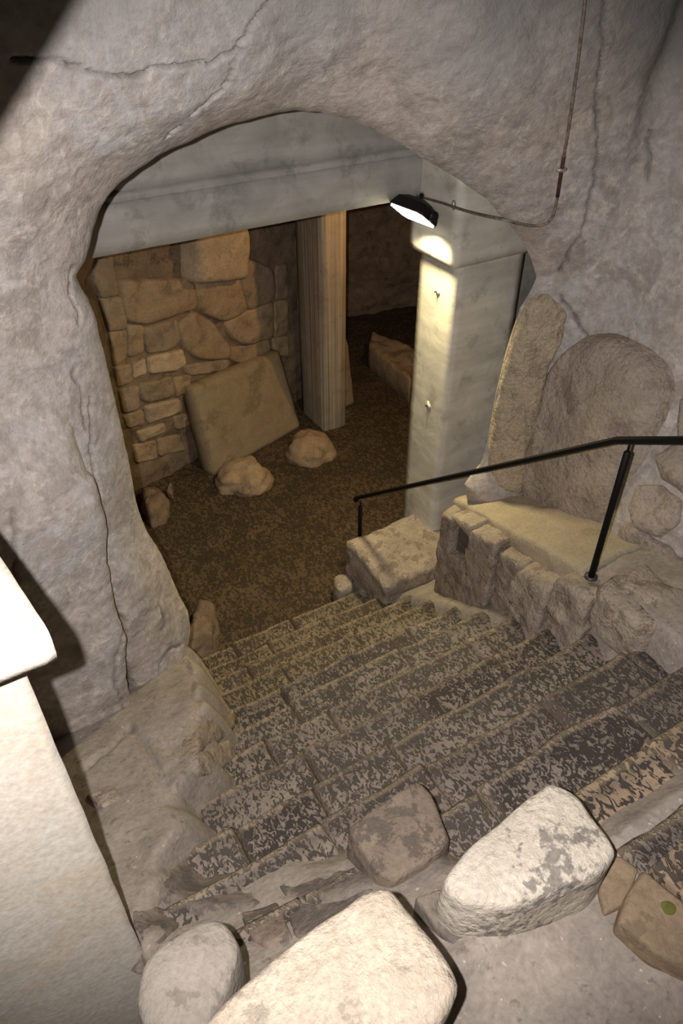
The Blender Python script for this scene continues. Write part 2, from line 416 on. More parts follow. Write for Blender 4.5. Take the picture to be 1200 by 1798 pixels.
# turn the right-hand part round the corner, back along the stairs
wq = np.linspace(0, 6, 1201); T0 = 3.28
phi = np.radians(80) * sst(wq, 0, .62); du = np.r_[0, np.cumsum(np.cos(phi))[:-1]] * (wq[1]); dv = np.r_[0, np.cumsum(np.sin(phi))[:-1]] * (wq[1])
t = np.clip(W[..., 0] - T0, 0, None); nu = np.interp(t, wq, du); nv = np.interp(t, wq, dv)
over = W[..., 0] > T0; dep = 3.2 - W[..., 1]
ph = np.interp(t, wq, phi)
X = np.where(over, T0 + nu - .5 * dep * np.sin(ph), W[..., 0]); Y = np.where(over, 3.2 - nv - dep * np.cos(ph), W[..., 1])
X = X + sst(W[..., 2], EYE - 2.2, EYE - .2) * sst(t, 0, 1.2) * .35           # leans back with height
X = X - .52 * sst(t, .35, 1.5) * (1 - sst(W[..., 2], EYE - 3.0, EYE - 1.7))
W = np.stack([X, Y, W[..., 2]], -1)
NRM = np.cross(np.gradient(W, axis=0), np.gradient(W, axis=1)); NRM /= np.linalg.norm(NRM, axis=2)[..., None] + 1e-9
mid = NRM[NR // 2 + 16, NS // 2]
if mid[1] > 0: NRM = -NRM
px, py = Qn(W.reshape(-1, 3)); px = px.reshape(Dd.shape); py = py.reshape(Dd.shape)
fade = sst(Dd, 0, .22); infade = np.where(Dd < 0, np.clip(-Dd / .5, 0, .5), fade)
disp = infade * (.060 * fbm(W, 1.1, 2) * 1.4 + .016 * fbm(W * [1, 1, 1.3] + 3, 4.0, 3)) + fade * .0045 * fbm(W + 9, 18, 4)
def segdist(px, py, line):
    best = np.full(px.shape, 1e9)
    for (x0, y0), (x1, y1) in zip(line[:-1], line[1:]):
        dx, dy = x1 - x0, y1 - y0; t = np.clip(((px - x0) * dx + (py - y0) * dy) / (dx * dx + dy * dy), 0, 1)
        best = np.minimum(best, np.hypot(px - x0 - t * dx, py - y0 - t * dy))
    return best
def inside(px, py, poly):
    r = np.zeros(px.shape, bool); n = len(poly)
    for i in range(n):
        x0, y0 = poly[i]; x1, y1 = poly[(i + 1) % n]
        c = ((y0 > py) != (y1 > py)) & (px < (x1 - x0) * (py - y0) / ((y1 - y0) or 1e-9) + x0); r ^= c
    return r
# protruding lower-left mass with a broken edge
BL = [(-900, 725), (95, 725), (128, 745), (140, 800), (150, 860), (160, 905), (163, 960), (176, 1030), (200, 1090), (206, 1130), (211, 1165), (222, 1200), (238, 1228), (236, 1250), (226, 1278), (150, 1348), (-900, 1700)]
sd = segdist(px, py, BL + BL[:1]); ins = inside(px, py, BL)
prot = np.where(ins, 1 - np.exp(-sd / np.where(py < 820, 16, 7)), 0) * sst(py, 700, 860)
disp += .17 * prot
# ridge and hollow lines in the jamb
CR = [([(25, 105), (60, 106), (95, 104), (150, 122), (205, 131), (248, 130), (262, 118), (330, 108), (370, 102), (415, 82), (430, 60), (445, 35), (475, 5), (480, -20)], 3.2, .030, 1.0),
      ([(420, 85), (385, 145), (352, 175), (330, 190)], 2.6, .016, .7), ([(310, 215), (290, 235)], 2.5, .014, .5),
      ([(1058, -10), (1062, 90), (1056, 170), (1055, 240), (1043, 320), (1028, 390), (1000, 440), (985, 480)], 3.0, .022, .7),
      ([(1145, 235), (1140, 270), (1136, 315)], 3.5, .03, .9), ([(985, 520), (1005, 550), (1030, 590)], 3.0, .03, .9),
      ([(125, 470), (122, 505), (128, 530), (140, 552), (138, 568)], 2.2, .02, .8),
      ([(160, 700), (160, 800), (166, 860), (165, 905), (166, 950)], 2.6, .025, .7),
      ([(166, 905), (163, 960), (180, 1035), (204, 1090), (212, 1165), (240, 1230), (230, 1275)], 7.5, .10, 1.0),  # crack darkened wide, taking in the shadow cast by the protruding mass
      ([(165, 985), (140, 1000), (100, 1015)], 2.0, .01, .4), ([(180, 1080), (172, 1120), (178, 1170), (196, 1200), (200, 1225), (185, 1255), (150, 1292)], 2.4, .014, .6),
      ([(130, 650), (145, 690), (150, 760)], 2.2, .012, .4), ([(175, 1010), (190, 1000)], 2, .01, .3),
      ([(276, 1060), (285, 1085), (282, 1105)], 2.2, .012, .6), ([(318, 1130), (290, 1145), (278, 1165), (280, 1180)], 2.4, .014, .6),
      ([(925, 440), (930, 500), (915, 560)], 3, .008, .0), ([(575, 125), (580, 135)], 2, .01, .6),
      ([(0, 860), (6, 930), (4, 1000)], 3, .02, .7)]
crack = np.zeros(px.shape)
for line, wd, dp, col in CR:
    line = [(x, y) for x, y in line]
    q = segdist(px + 3.5 * fbm(np.stack([px / 22, py / 22, px * 0], -1), 1, 3) * 2, py + 3.5 * fbm(np.stack([px / 22, py / 22, px * 0 + 8], -1), 1, 3) * 2, line)
    disp -= dp * np.exp(-(q / (wd * .9)) ** 2) * (Dd > 0); crack = np.maximum(crack, col * np.exp(-(q / (wd * .75)) ** 2))
W = W + NRM * disp[..., None]
stain_shade = .55 * sst(-py, -260, 0) * sst(px, 350, 700) + .35 * sst(-py, -200, -20) * (1 - sst(px, 300, 700))  # painted flash falloff, darker towards the top and top right
stain_shade = 1.25 * stain_shade; stain_shade = np.clip(stain_shade * (1 + 1.4 * fbm(W, 2.2, 4)) + .35 * sst(px, 1020, 1160) * sst(-py, -520, -60), 0, .9)
nr_all = W.shape[0]; Fw = gridfaces(nr_all, NS); WV = W.reshape(-1, 3)
mw = nmesh('wall_arch', WV, Fw)
for nm, arr in (('crack', crack), ('stain_shade', stain_shade)):
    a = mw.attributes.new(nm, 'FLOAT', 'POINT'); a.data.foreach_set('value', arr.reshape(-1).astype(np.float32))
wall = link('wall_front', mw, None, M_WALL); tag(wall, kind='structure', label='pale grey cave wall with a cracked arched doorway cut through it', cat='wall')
bvw = bvh_of(WV, Fw); hit_wall = hitter(bvw, lambda x, y: P(x, y, v=2.9))

# ------------------------------------------------------------------ ground: landing, bed of the stairs, banks
SV0, SZ0, TR, RI = .85, -2.58, .28, .19
def ground_z(u, v):
    st = SZ0 - RI * (v - SV0) / TR - .25
    z = np.where(v < .62, -2.50, st); z = np.where((v >= .62) & (v < .9), -2.50 + (SZ0 - .25 + 2.50) * (v - .62) / .28, z)
    z = np.maximum(z, -4.80)
    bank = .31 * sst(v, .6, .9) + .46 * sst(v, 1.1, 3.15)
    wob = .16 * fbm(np.stack([v * 3.2, v * 0, v * 0], -1), 1, 3)
    ul = np.interp(v, [.5, 1.4, 1.9, 2.3, 2.8, 4], [.0, .05, .35, .65, .82, .86]) + wob
    z = z + bank * (1 - sst(u, ul - .12, ul + .16)) * (v < 3.9)
    pl = -2.63 - .68 * (v - .85); pk = (1 - sst(u, .95, 1.2)) * (1 - sst(v, 1.15, 1.4)) * sst(v, .5, .6); pk = pk + (1 - pk) * (1 - sst(u, .55, .8)) * (1 - sst(v, 1.35, 1.55)) * sst(v, .5, .6)
    z = z * (1 - pk) + np.maximum(pl, z) * pk
    z = z + .22 * sst(u, 2.45, 2.68) * (v > 1.5) * (v < 3.9)
    led = -2.90 - .36 * (v - 1.85); led = np.where(v < 1.55, -2.79 + .15 * (1.55 - v), led)
    kk = sst(u - .15 * (v - 1.9), 2.70, 2.76) * (1 - sst(v, 3.24, 3.30)) * sst(v, .9, 1.1)
    z = z * (1 - kk) + np.maximum(led, z) * kk
    z = z - 1.5 * sst(-u, .06, .16) * (1 - sst(v, 1.28, 1.42))
    return z
gu = np.linspace(-2.2, 4.6, 400); gv = np.linspace(-1.2, 3.95, 330)
U, Vv = np.meshgrid(gu, gv, indexing='ij'); Z = ground_z(U, Vv)
Pn = np.stack([U, Vv, Z], -1); Z = Z + .022 * fbm(Pn, 3, 4) + .007 * fbm(Pn + 5, 16, 3)
GV = np.stack([U, Vv, Z + EYE], -1)
gx, gy = Qn(GV.reshape(-1, 3)); gx = gx.reshape(U.shape); gy = gy.reshape(U.shape); gcr = np.zeros(U.shape)
for line, wd, dp in (([(228, 1278), (248, 1305), (268, 1330), (278, 1355), (298, 1385), (320, 1392), (345, 1420), (372, 1452)], 3.2, .03),
                     ([(318, 1160), (333, 1180), (335, 1215), (350, 1235), (345, 1260)], 3, .03), ([(250, 1300), (290, 1310), (310, 1335), (350, 1350)], 2.5, .015),
                     ([(226, 1278), (205, 1300), (185, 1318), (150, 1350)], 2.5, .02)):
    q = segdist(gx + 6 * fbm(np.stack([gx / 20, gy / 20, gx * 0], -1), 1, 3), gy + 6 * fbm(np.stack([gx / 20, gy / 20, gx * 0 + 4], -1), 1, 3), line)
    GV[..., 2] -= dp * np.exp(-(q / (wd * 1.5)) ** 2); gcr = np.maximum(gcr, np.exp(-(q / wd) ** 2))
Fg = gridfaces(400, 330); mg = nmesh('ground', GV, Fg)
ground = link('floor', mg, None, M_GROUND); tag(ground, kind='structure', label='dusty taupe mortar ground around the head of the stairs', cat='floor')
bvg = bvh_of(GV.reshape(-1, 3), Fg); hit_ground = hitter(bvg, lambda x, y: P(x, y, z=-2.5))

# lower floor
fu = np.linspace(.2, 8.2, 300); fv = np.linspace(3.55, 10.2, 260)
U, Vv = np.meshgrid(fu, fv, indexing='ij'); Pn = np.stack([U, Vv, U * 0], -1)
FVt = np.stack([U, Vv, .02 * fbm(Pn, 2.5, 4) + .012 * fbm(Pn + 3, 11, 3) - .02], -1)
FVt[..., 2] += .05 * sst(-U, -1.7, -1.1) * sst(Vv, 4.6, 6)
lf = link('floor', nmesh('lower_floor', FVt, gridfaces(300, 260)), None, M_FLOOR); tag(lf, kind='structure', label='dark brown pitted rock floor of the lower chamber', cat='floor')

# ------------------------------------------------------------------ staircase
stairs = empty('staircase', (1.7, 2.4, 0)); tag(stairs, 'worn flight of pitted stone steps going down under the arch', 'stairs')
UL = [.10, .0, .0, .15, .35, .5, .7, .82, .85, .88, .9, .92]
JOINTS = [[.75, 1.30, 1.95, 2.75], [.5, 1.32, 2.12, 2.95], [.75, 1.27, 1.98, 2.55], [.45, .85, 1.28, 2.05], [.95, 1.62, 2.20], [.85, 1.25, 2.25], [1.15, 1.95], [1.2, 1.75, 2.2], [1.35, 1.95], [1.2, 1.8], [1.5, 2.0], [1.3, 1.85]]
def step_stone(u0, u1, v0, v1, z, mat, seed, parent):
    n = max(8, int((u1 - u0) / .014)); m = max(14, int((v1 - v0) / .014))
    A, B = np.meshgrid(np.linspace(0, 1, n), np.linspace(0, 1, m), indexing='ij')
    u = u0 + (u1 - u0) * A; v = v0 + (v1 - v0) * B
    jit = lambda p, k: .018 * fbm(np.stack([p * 2.5, p * 0 + seed + k, p * 0], -1), 1, 3) * 1.5
    v = v + (jit(u, .37) + .012) * B * (seed * .6180 % 1 > -1); u = u + jit(v, 2.1) * (2 * A - 1)
    ea = np.minimum(A, 1 - A) * (u1 - u0); eb = np.minimum(1 - B, 1) * (v1 - v0)
    e = np.minimum(ea, eb); rr = .030
    drop = rr * (1 - np.sqrt(1 - (1 - np.clip(e / rr, 0, 1)) ** 2)) 
    p3 = np.stack([u, v, u * 0 + seed], -1)
    zz = z - drop + .011 * fbm(p3, 4.5, 3) + .005 * fbm(p3, 18, 3) - .014 * np.sin(np.pi * A) * B ** 2 * ((seed * 7.31) % 1)
    top = np.stack([u, v, zz + EYE], -1)
    # skirt
    ring = np.concatenate([top[:, 0], top[-1, 1:], top[::-1, -1][1:], top[0, ::-1][1:-1]]); low = ring.copy(); low[:, 2] = z + EYE - .17
    idx = np.arange(n * m).reshape(n, m); ri = np.concatenate([idx[:, 0], idx[-1, 1:], idx[::-1, -1][1:], idx[0, ::-1][1:-1]])
    k = len(ri); li = n * m + np.arange(k)
    F1 = gridfaces(n, m, flip=True); F2 = np.stack([ri, np.roll(ri, -1), np.roll(li, -1), li], -1)[:, ::-1]
    V = np.concatenate([top.reshape(-1, 3), low]); me = nmesh('step_stone', V, np.concatenate([F1[:, ::-1], F2[:, ::-1]]))
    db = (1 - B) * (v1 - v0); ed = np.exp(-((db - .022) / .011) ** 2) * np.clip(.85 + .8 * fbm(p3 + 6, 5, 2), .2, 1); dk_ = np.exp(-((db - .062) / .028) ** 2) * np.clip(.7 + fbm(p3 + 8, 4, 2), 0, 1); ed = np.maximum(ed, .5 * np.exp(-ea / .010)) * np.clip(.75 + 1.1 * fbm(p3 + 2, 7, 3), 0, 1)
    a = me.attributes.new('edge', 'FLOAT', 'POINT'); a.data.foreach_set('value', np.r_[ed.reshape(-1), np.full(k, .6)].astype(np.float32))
    a = me.attributes.new('dark_band', 'FLOAT', 'POINT'); a.data.foreach_set('value', np.r_[dk_.reshape(-1), np.zeros(k)].astype(np.float32))  # darker band across the tread just behind its nose
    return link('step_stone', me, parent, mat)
for i in range(12):
    vn = SV0 + i * TR; z = SZ0 - RI * i; r_end = 3.4 if i == 0 else (3.0 if i == 1 else 2.66)
    b = [UL[i]] + [j for j in JOINTS[i] if j > UL[i] + .2] + [r_end]
    for k in range(len(b) - 1):
        if i == 0 and b[k + 1] < 1.4: continue
        mt = M_TREAD_DIM if i > 7 else M_TREAD_TAN if (i == 0 and k >= 2) else (M_TREAD_DARK if (i < 3 and b[k] > 1.2) or random.random() < .2 else M_TREAD)
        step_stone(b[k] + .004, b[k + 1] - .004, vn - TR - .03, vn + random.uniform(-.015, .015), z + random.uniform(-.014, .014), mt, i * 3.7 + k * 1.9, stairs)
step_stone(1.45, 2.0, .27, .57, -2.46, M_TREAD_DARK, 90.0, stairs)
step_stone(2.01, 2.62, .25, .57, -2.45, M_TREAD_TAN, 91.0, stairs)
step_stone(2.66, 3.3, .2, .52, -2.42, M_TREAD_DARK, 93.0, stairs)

# ------------------------------------------------------------------ landing paving and loose stones
pav = empty('landing_paving', (.8, .6, EYE - 2.6)); tag(pav, 'irregular grey and rusty paving stones bedded beside the top steps', 'paving')
for poly, z, mt in (([(610, 1456), (680, 1405), (735, 1372), (758, 1395), (782, 1455), (792, 1480), (745, 1520), (690, 1552), (660, 1535), (632, 1492)], -2.65, M_LANDBROWN),
                     ([(728, 1578), (772, 1562), (800, 1590), (840, 1640), (860, 1680), (835, 1700), (770, 1640)], -2.50, M_LANDING),
                     ([(1060, 1515), (1085, 1505), (1120, 1530), (1100, 1590), (1060, 1610), (1050, 1570)], -2.49, M_RUST),
                     ([(1128, 1528), (1165, 1560), (1215, 1600), (1240, 1720), (1150, 1680), (1085, 1620), (1100, 1570)], -2.42, M_RUST),
                     ([(1140, 1525), (1200, 1475), (1260, 1470), (1260, 1600), (1200, 1580)], -2.43, M_TREAD_TAN),
                     ([(435, 1478), (560, 1422), (600, 1458), (622, 1490), (650, 1535), (660, 1552), (590, 1585), (500, 1575)], 0, M_LANDING),
                     ([(280, 1525), (370, 1455), (420, 1458), (440, 1485), (490, 1575), (430, 1600), (330, 1615), (280, 1580)], 0, M_LANDING),
                     ([(425, 1612), (490, 1590), (515, 1650), (470, 1668), (440, 1650)], 0, M_LANDBROWN),
                     ([(500, 1590), (565, 1592), (610, 1580), (660, 1560), (560, 1640), (520, 1650)], 0, M_LANDING),
                     ([(232, 1600), (275, 1590), (320, 1622), (280, 1660), (236, 1650)], 0, M_LANDING)):
    draped_stone('paving_stone', poly, (lambda x, y, z=z: P(x, y, z=z)) if z else hit_ground, .022 if z or mt is M_LANDBROWN else .010, mt, pav, na=60, rough=.004, power=26, nf=9, embed=.2 if z else .1)
draped_stone('moss_patch', [(1155, 1590), (1170, 1586), (1186, 1598), (1182, 1612), (1166, 1612)], lambda x, y: P(x, y, z=-2.42), .006, M_MOSS, pav, na=16, out=.022, embed=0, rough=.002)

b1 = solid_boulder('boulder', [(686, 1553), (700, 1572), (745, 1630), (790, 1690), (806, 1722), (800, 1750), (770, 1800), (720, 1870), (560, 1960), (400, 1960), (300, 1900), (345, 1810), (400, 1745), (480, 1680), (560, 1615), (600, 1590), (640, 1560), (665, 1556)],
                   -1.92, -2.6, M_BOULDER, flare=-.03, rnd=.02, rough=.007, bulge=.02, na=90)
tag(b1, 'largest cream limestone block, at the bottom edge beside the round grey stone', 'boulder')
b2 = solid_boulder('boulder', [(968, 1370), (990, 1380), (1020, 1400), (1045, 1435), (1070, 1468), (1085, 1492), (1076, 1512), (1050, 1538), (1000, 1556), (940, 1580), (900, 1592), (850, 1592), (812, 1584), (790, 1566), (777, 1546), (790, 1525), (815, 1492), (860, 1455), (920, 1405)],
                   -2.26, -2.62, M_BOULDER2, flare=.02, rnd=.022, rough=.007, bulge=.02, na=80)
tag(b2, 'cream angular block with dark grey stains, lying on the top steps', 'boulder')
b3 = solid_boulder('boulder', [(365, 1610), (395, 1612), (410, 1630), (424, 1660), (420, 1690), (405, 1740), (380, 1800), (330, 1850), (260, 1850), (235, 1760), (250, 1690), (290, 1650), (330, 1625)],
                   -2.15, -3.3, M_ROUND, flare=.02, rnd=.06, rough=.012, bulge=.04)
tag(b3, 'rounded grey-stained stone wedged between the marble pedestal and largest block', 'boulder')

# ------------------------------------------------------------------ marble pedestal
ped = empty('pedestal', (-.45, 1.5, EYE - 3.0)); tag(ped, 'pale marble pedestal with an overhanging cap at the left edge', 'pedestal')
def skew(X): X = X.copy(); X[:, 0] -= .14 * (X[:, 1] - X[:, 1].min()); return X
box_block('pedestal_body', (-1.2, 1.242, EYE - 4.3), (-.058, 2.0, EYE - 1.185), M_MARBLE, ped, bev=.012, rough=.004, step=.05, shear=skew)
box_block('pedestal_cap', (-1.25, 1.121, EYE - 1.173), (.014, 2.07, EYE - 1.08), M_MARBLE, ped, bev=.012, rough=.003, step=.05, shear=skew)

# ------------------------------------------------------------------ stones of the right-hand wall
for poly, th, mt in (([(1030, 592), (1080, 588), (1140, 615), (1178, 650), (1182, 700), (1160, 760), (1130, 820), (1080, 880), (1045, 930), (1010, 930), (960, 900), (925, 870), (915, 830), (930, 770), (945, 700), (965, 640)], .13, M_RIGHT),
                     ([(930, 520), (965, 515), (1000, 545), (990, 590), (962, 650), (945, 740), (928, 800), (918, 870), (880, 862), (856, 830), (859, 770), (872, 700), (888, 630), (905, 575)], .05, M_RIGHT_TAN),
                     ([(1120, 852), (1165, 850), (1200, 880), (1196, 920), (1160, 945), (1120, 930), (1105, 895)], .05, M_RIGHT),
                     ([(1150, 800), (1195, 770), (1240, 800), (1240, 880), (1205, 870), (1160, 840)], .05, M_RIGHT),
                     ([(1110, 915), (1150, 945), (1180, 960), (1200, 990), (1165, 1015), (1100, 990), (1075, 960), (1090, 925)], .04, M_RIGHT),
                     ([(1195, 700), (1240, 690), (1240, 790), (1190, 770)], .05, M_RIGHT),
                     ([(1200, 900), (1250, 880), (1260, 1010), (1205, 990)], .05, M_RIGHT)):
    draped_stone('wall_stone', poly, hit_wall, th, mt, wall, na=72, rough=.022, power=3.5, nf=6)

# ------------------------------------------------------------------ kerb beside the stairs
kerb = empty('stone_kerb', (2.9, 2.5, EYE - 3.6)); tag(kerb, 'mottled stone kerb with a sloping top along the right of the steps', 'kerb')
def kz(v): return -2.90 - .36 * (v - 1.85)
def ku(v): return 2.60 + .15 * (v - 1.9)
def sh(X): X = X.copy(); X[:, 2] -= .36 * X[:, 1] * (X[:, 2] > 0); X[:, 0] += .15 * X[:, 1]; return X
def kerb_block(v0, v1, z0, z1, du=0.0, bev=.03, rough=.022, w=.26):
    u = ku((v0 + v1) / 2) + du; box_block('kerb_stone', (u, v0, z0), (u + w, v1, z1), M_KERB, kerb, bev=bev, rough=rough, shear=sh, step=.022)
def zbed(v): return EYE + SZ0 - RI * ((v - SV0) / TR) - .16
# the end block with its square socket is built from four stones
kerb_block(3.10, 3.27, zbed(3.27), EYE + kz(3.22) - .01)
kerb_block(2.58, 2.89, zbed(2.89), EYE + kz(2.73) - .02)
kerb_block(2.86, 3.13, EYE + kz(3.0) - .06, EYE + kz(3.0) + .01, .0, .02, .012)
kerb_block(2.86, 3.13, zbed(3.1), EYE + kz(3.0) - .35, .0, .02, .012)
box_block('socket_back', (ku(3.0) + .075, 2.84, zbed(3.1)), (ku(3.0) + .2, 3.14, EYE + kz(3.0) - .04), M_HOLE_DARK, kerb, bev=.01, rough=.003, shear=sh)
kerb_block(2.33, 2.57, zbed(2.6), EYE + kz(2.45) - .09, .03)
kerb_block(2.02, 2.33, zbed(2.33), EYE + kz(2.17) - .10, -.02)
kerb_block(1.72, 2.02, zbed(2.02), EYE + kz(1.87) - .02, .01)
box_block('kerb_stone', (2.60, 1.36, EYE - 3.1), (2.98, 1.72, EYE - 2.78), M_KERB, kerb, bev=.04, rough=.02, step=.025)
M_LEDGE = mat_stone('tan_ledge_plaster', (.42, .35, .25), (.36, .30, .22), (.25, .2, .14), .4, 4, .006, .7)
def shl(X): X = X.copy(); X[:, 2] -= .36 * X[:, 1]; X[:, 0] += .15 * X[:, 1] * (X[:, 0] < 0); return X
box_block('kerb_ledge', (2.84, 1.9, EYE + kz(2.6) - .30), (3.75, 3.30, EYE + kz(2.6) + .035), M_LEDGE, kerb, bev=.03, rough=.018, shear=shl)
fb = box_block('foundation_block', (2.52, 3.50, -.1), (3.40, 4.16, .50), M_KERB, None, bev=.05, rough=.02, step=.03)
tag(fb, 'low rough tan block at the foot of the pale pillar', 'stone block')
sb = solid_boulder('fallen_stone', [(588, 1012), (610, 1005), (622, 1030), (600, 1040), (586, 1030)], -4.60, -4.78, M_KERB, na=20, rough=.01, rnd=.03)
tag(sb, 'small pale stone at the left foot of the low tan block', 'stone')
# light smooth stones at the left edge of the stairs
side = empty('edging_stones', (.6, 2.4, EYE - 3.4)); tag(side, 'pale smooth stones edging the left side of the steps', 'edging')
for poly, th in (([(335, 1290), (370, 1255), (395, 1248), (416, 1265), (405, 1290), (370, 1310), (330, 1335), (315, 1325)], .022),
                 ([(330, 1340), (370, 1312), (410, 1295), (412, 1330), (380, 1360), (345, 1365)], .015), ([(262, 1202), (288, 1198), (292, 1222), (272, 1230)], .03),
                 ([(150, 1400), (200, 1380), (215, 1400), (180, 1420)], .015)):
    draped_stone('edging_stone', poly, hit_ground if len(poly) > 4 or poly[0][1] > 1300 else hit_wall, th, M_KERB, side, na=28, rough=.005)

# ------------------------------------------------------------------ concrete pillar, beam, ceiling
pil = empty('concrete_pillar', (3.55, 4.08, 0)); tag(pil, 'pale square concrete pillar lit by the floodlight, standing under the arch', 'pillar')
box_block('pillar_shaft', (3.24, 3.86, -.1), (3.84, 4.31, EYE - 1.86), M_CONCPALE, pil, bev=.012, rough=.002, step=.08)
def cap_sh(X):
    X = X.copy(); tp = np.clip((X[:, 2] + .2) / .6, 0, 1); X[:, 0] += np.where(X[:, 0] > 0, .25, 0) * tp; lowm = X[:, 2] < -.6
    return X
box_block('pillar_head', (3.17, 3.83, EYE - 1.88), (3.88, 4.36, EYE - .3), M_CONCPALE, pil, bev=.015, rough=.002, step=.08)
for x, y in ((770, 512), (753, 712)):
    c = P(x, y, u=3.238)
    pts = [Vector((3.236, c.y + .026 * math.cos(a) * random.uniform(.6, 1.2), c.z + .035 * math.sin(a) * random.uniform(.6, 1.2))) for a in np.linspace(0, 2 * math.pi, 12, endpoint=False)]
    V = [Vector((3.228, c.y, c.z))] + [p + Vector((-.004, 0, 0)) for p in pts] + [p + Vector((.01, 0, 0)) for p in pts]
    F = [(0, 1 + (j + 1) % 12, 1 + j) for j in range(12)] + [(1 + j, 1 + (j + 1) % 12, 13 + (j + 1) % 12, 13 + j) for j in range(12)]
    link('mortar_patch', nmesh('mortar_patch', np.array([list(q) for q in V]), F), pil, mat_plain('mortar', (.62, .58, .48), .9))
    tube('anchor_bolt', [Vector((3.235, c.y + .008, c.z)), Vector((3.21, c.y + .008, c.z))], .006, M_RUSTD, pil, 8)
beam = empty('concrete_beam', (1.6, 4.4, EYE - 1.5)); tag(beam, 'long grey concrete beam spanning the top of the arch opening', 'beam')
box_block('beam_body', (-.3, 4.25, EYE - 1.51), (3.22, 4.65, EYE - 1.24), M_CONC, beam, bev=.012, rough=.003, step=.08)
box_block('beam_ledge', (-.3, 4.285, EYE - 1.26), (3.22, 4.6, EYE - 1.20), M_CONC, beam, bev=.015, rough=.008, step=.08, nf=5)
up = box_block('wall_upper', (-.3, 4.33, EYE - 1.22), (3.22, 4.6, EYE + .35), M_CONC, None, bev=.01, rough=.01, step=.1, nf=2.5)
tag(up, kind='structure', label='smooth grey concrete infill above the beam', cat='wall')
post = box_block('wall_stub', (4.18, 4.3, -.1), (5.0, 4.6, EYE - .3), M_CONC, None, bev=.01, rough=.003, step=.1)
tag(post, kind='structure', label='grey concrete wall end behind the pale pillar', cat='wall')
bp = empty('back_pillar', (3.85, 6.7, 0)); tag(bp, 'slim board-marked concrete pillar in front of the rear stone wall', 'pillar')
box_block('pillar_shaft', (3.62, 6.46, -.1), (3.92, 7.0, EYE - 1.4), M_CONCB, bp, bev=.008, rough=.002, step=.08)
cl = box_block('ceiling', (-.4, 4.6, EYE - 1.42), (8.4, 10.3, EYE - 1.2), M_CONC, None, bev=.01, rough=.004, step=.2)
tag(cl, kind='structure', label='low dark concrete ceiling over the lower chamber', cat='ceiling')

# ------------------------------------------------------------------ rear walls
def rock_sheet(name, path, z0, z1, mat, label, amp=.06, n=200, m=110):
    path = np.array(path, float); L = np.r_[0, np.cumsum(np.linalg.norm(np.diff(path, axis=0), axis=1))]; s = np.linspace(0, L[-1], n)
    x = np.interp(s, L, path[:, 0]); y = np.interp(s, L, path[:, 1]); tx = np.gradient(x); ty = np.gradient(y); l = np.hypot(tx, ty)
    zz = np.linspace(z0, z1, m); B = np.stack([np.repeat(x[:, None], m, 1), np.repeat(y[:, None], m, 1), np.repeat(zz[None], n, 0)], -1)
    d = amp * fbm(B, 1.4, 4) * 1.4 + amp * .4 * fbm(B + 4, 7, 3)
    B[..., 0] += (ty / l)[:, None] * d; B[..., 1] -= (tx / l)[:, None] * d
    F = gridfaces(n, m, flip=True); o = link(name, nmesh(name, B, F), None, mat); tag(o, kind='structure', label=label, cat='wall')
    return o, B.reshape(-1, 3), F
bw, BV, BF = rock_sheet('wall_back', [(.2, 5.2), (.75, 6.1), (1.0, 6.33), (3.9, 7.33), (4.6, 7.6)], -.15, EYE - 1.2, M_DARKROCK, 'rear wall of rough tan masonry in the lower chamber', .04)
hit_back = hitter(bvh_of(BV, BF), lambda x, y: P(x, y, v=6.9))
fw, _, _ = rock_sheet('wall_far', [(4.3, 7.5), (4.5, 9.0), (5.4, 9.1), (6.6, 8.8), (7.6, 8.3), (8.1, 7.0), (8.1, 4.3), (5.0, 4.3)], -.15, EYE - 1.2, M_DARKROCK, 'dark brown rock wall at the far end of the passage', .16)
lw, _, _ = rock_sheet('wall_left', [(.2, 3.6), (.05, 4.4), (.2, 5.25)], -.15, EYE - 1.2, M_DARKROCK, 'dark rock wall hidden behind the left jamb', .08, 80, 60)
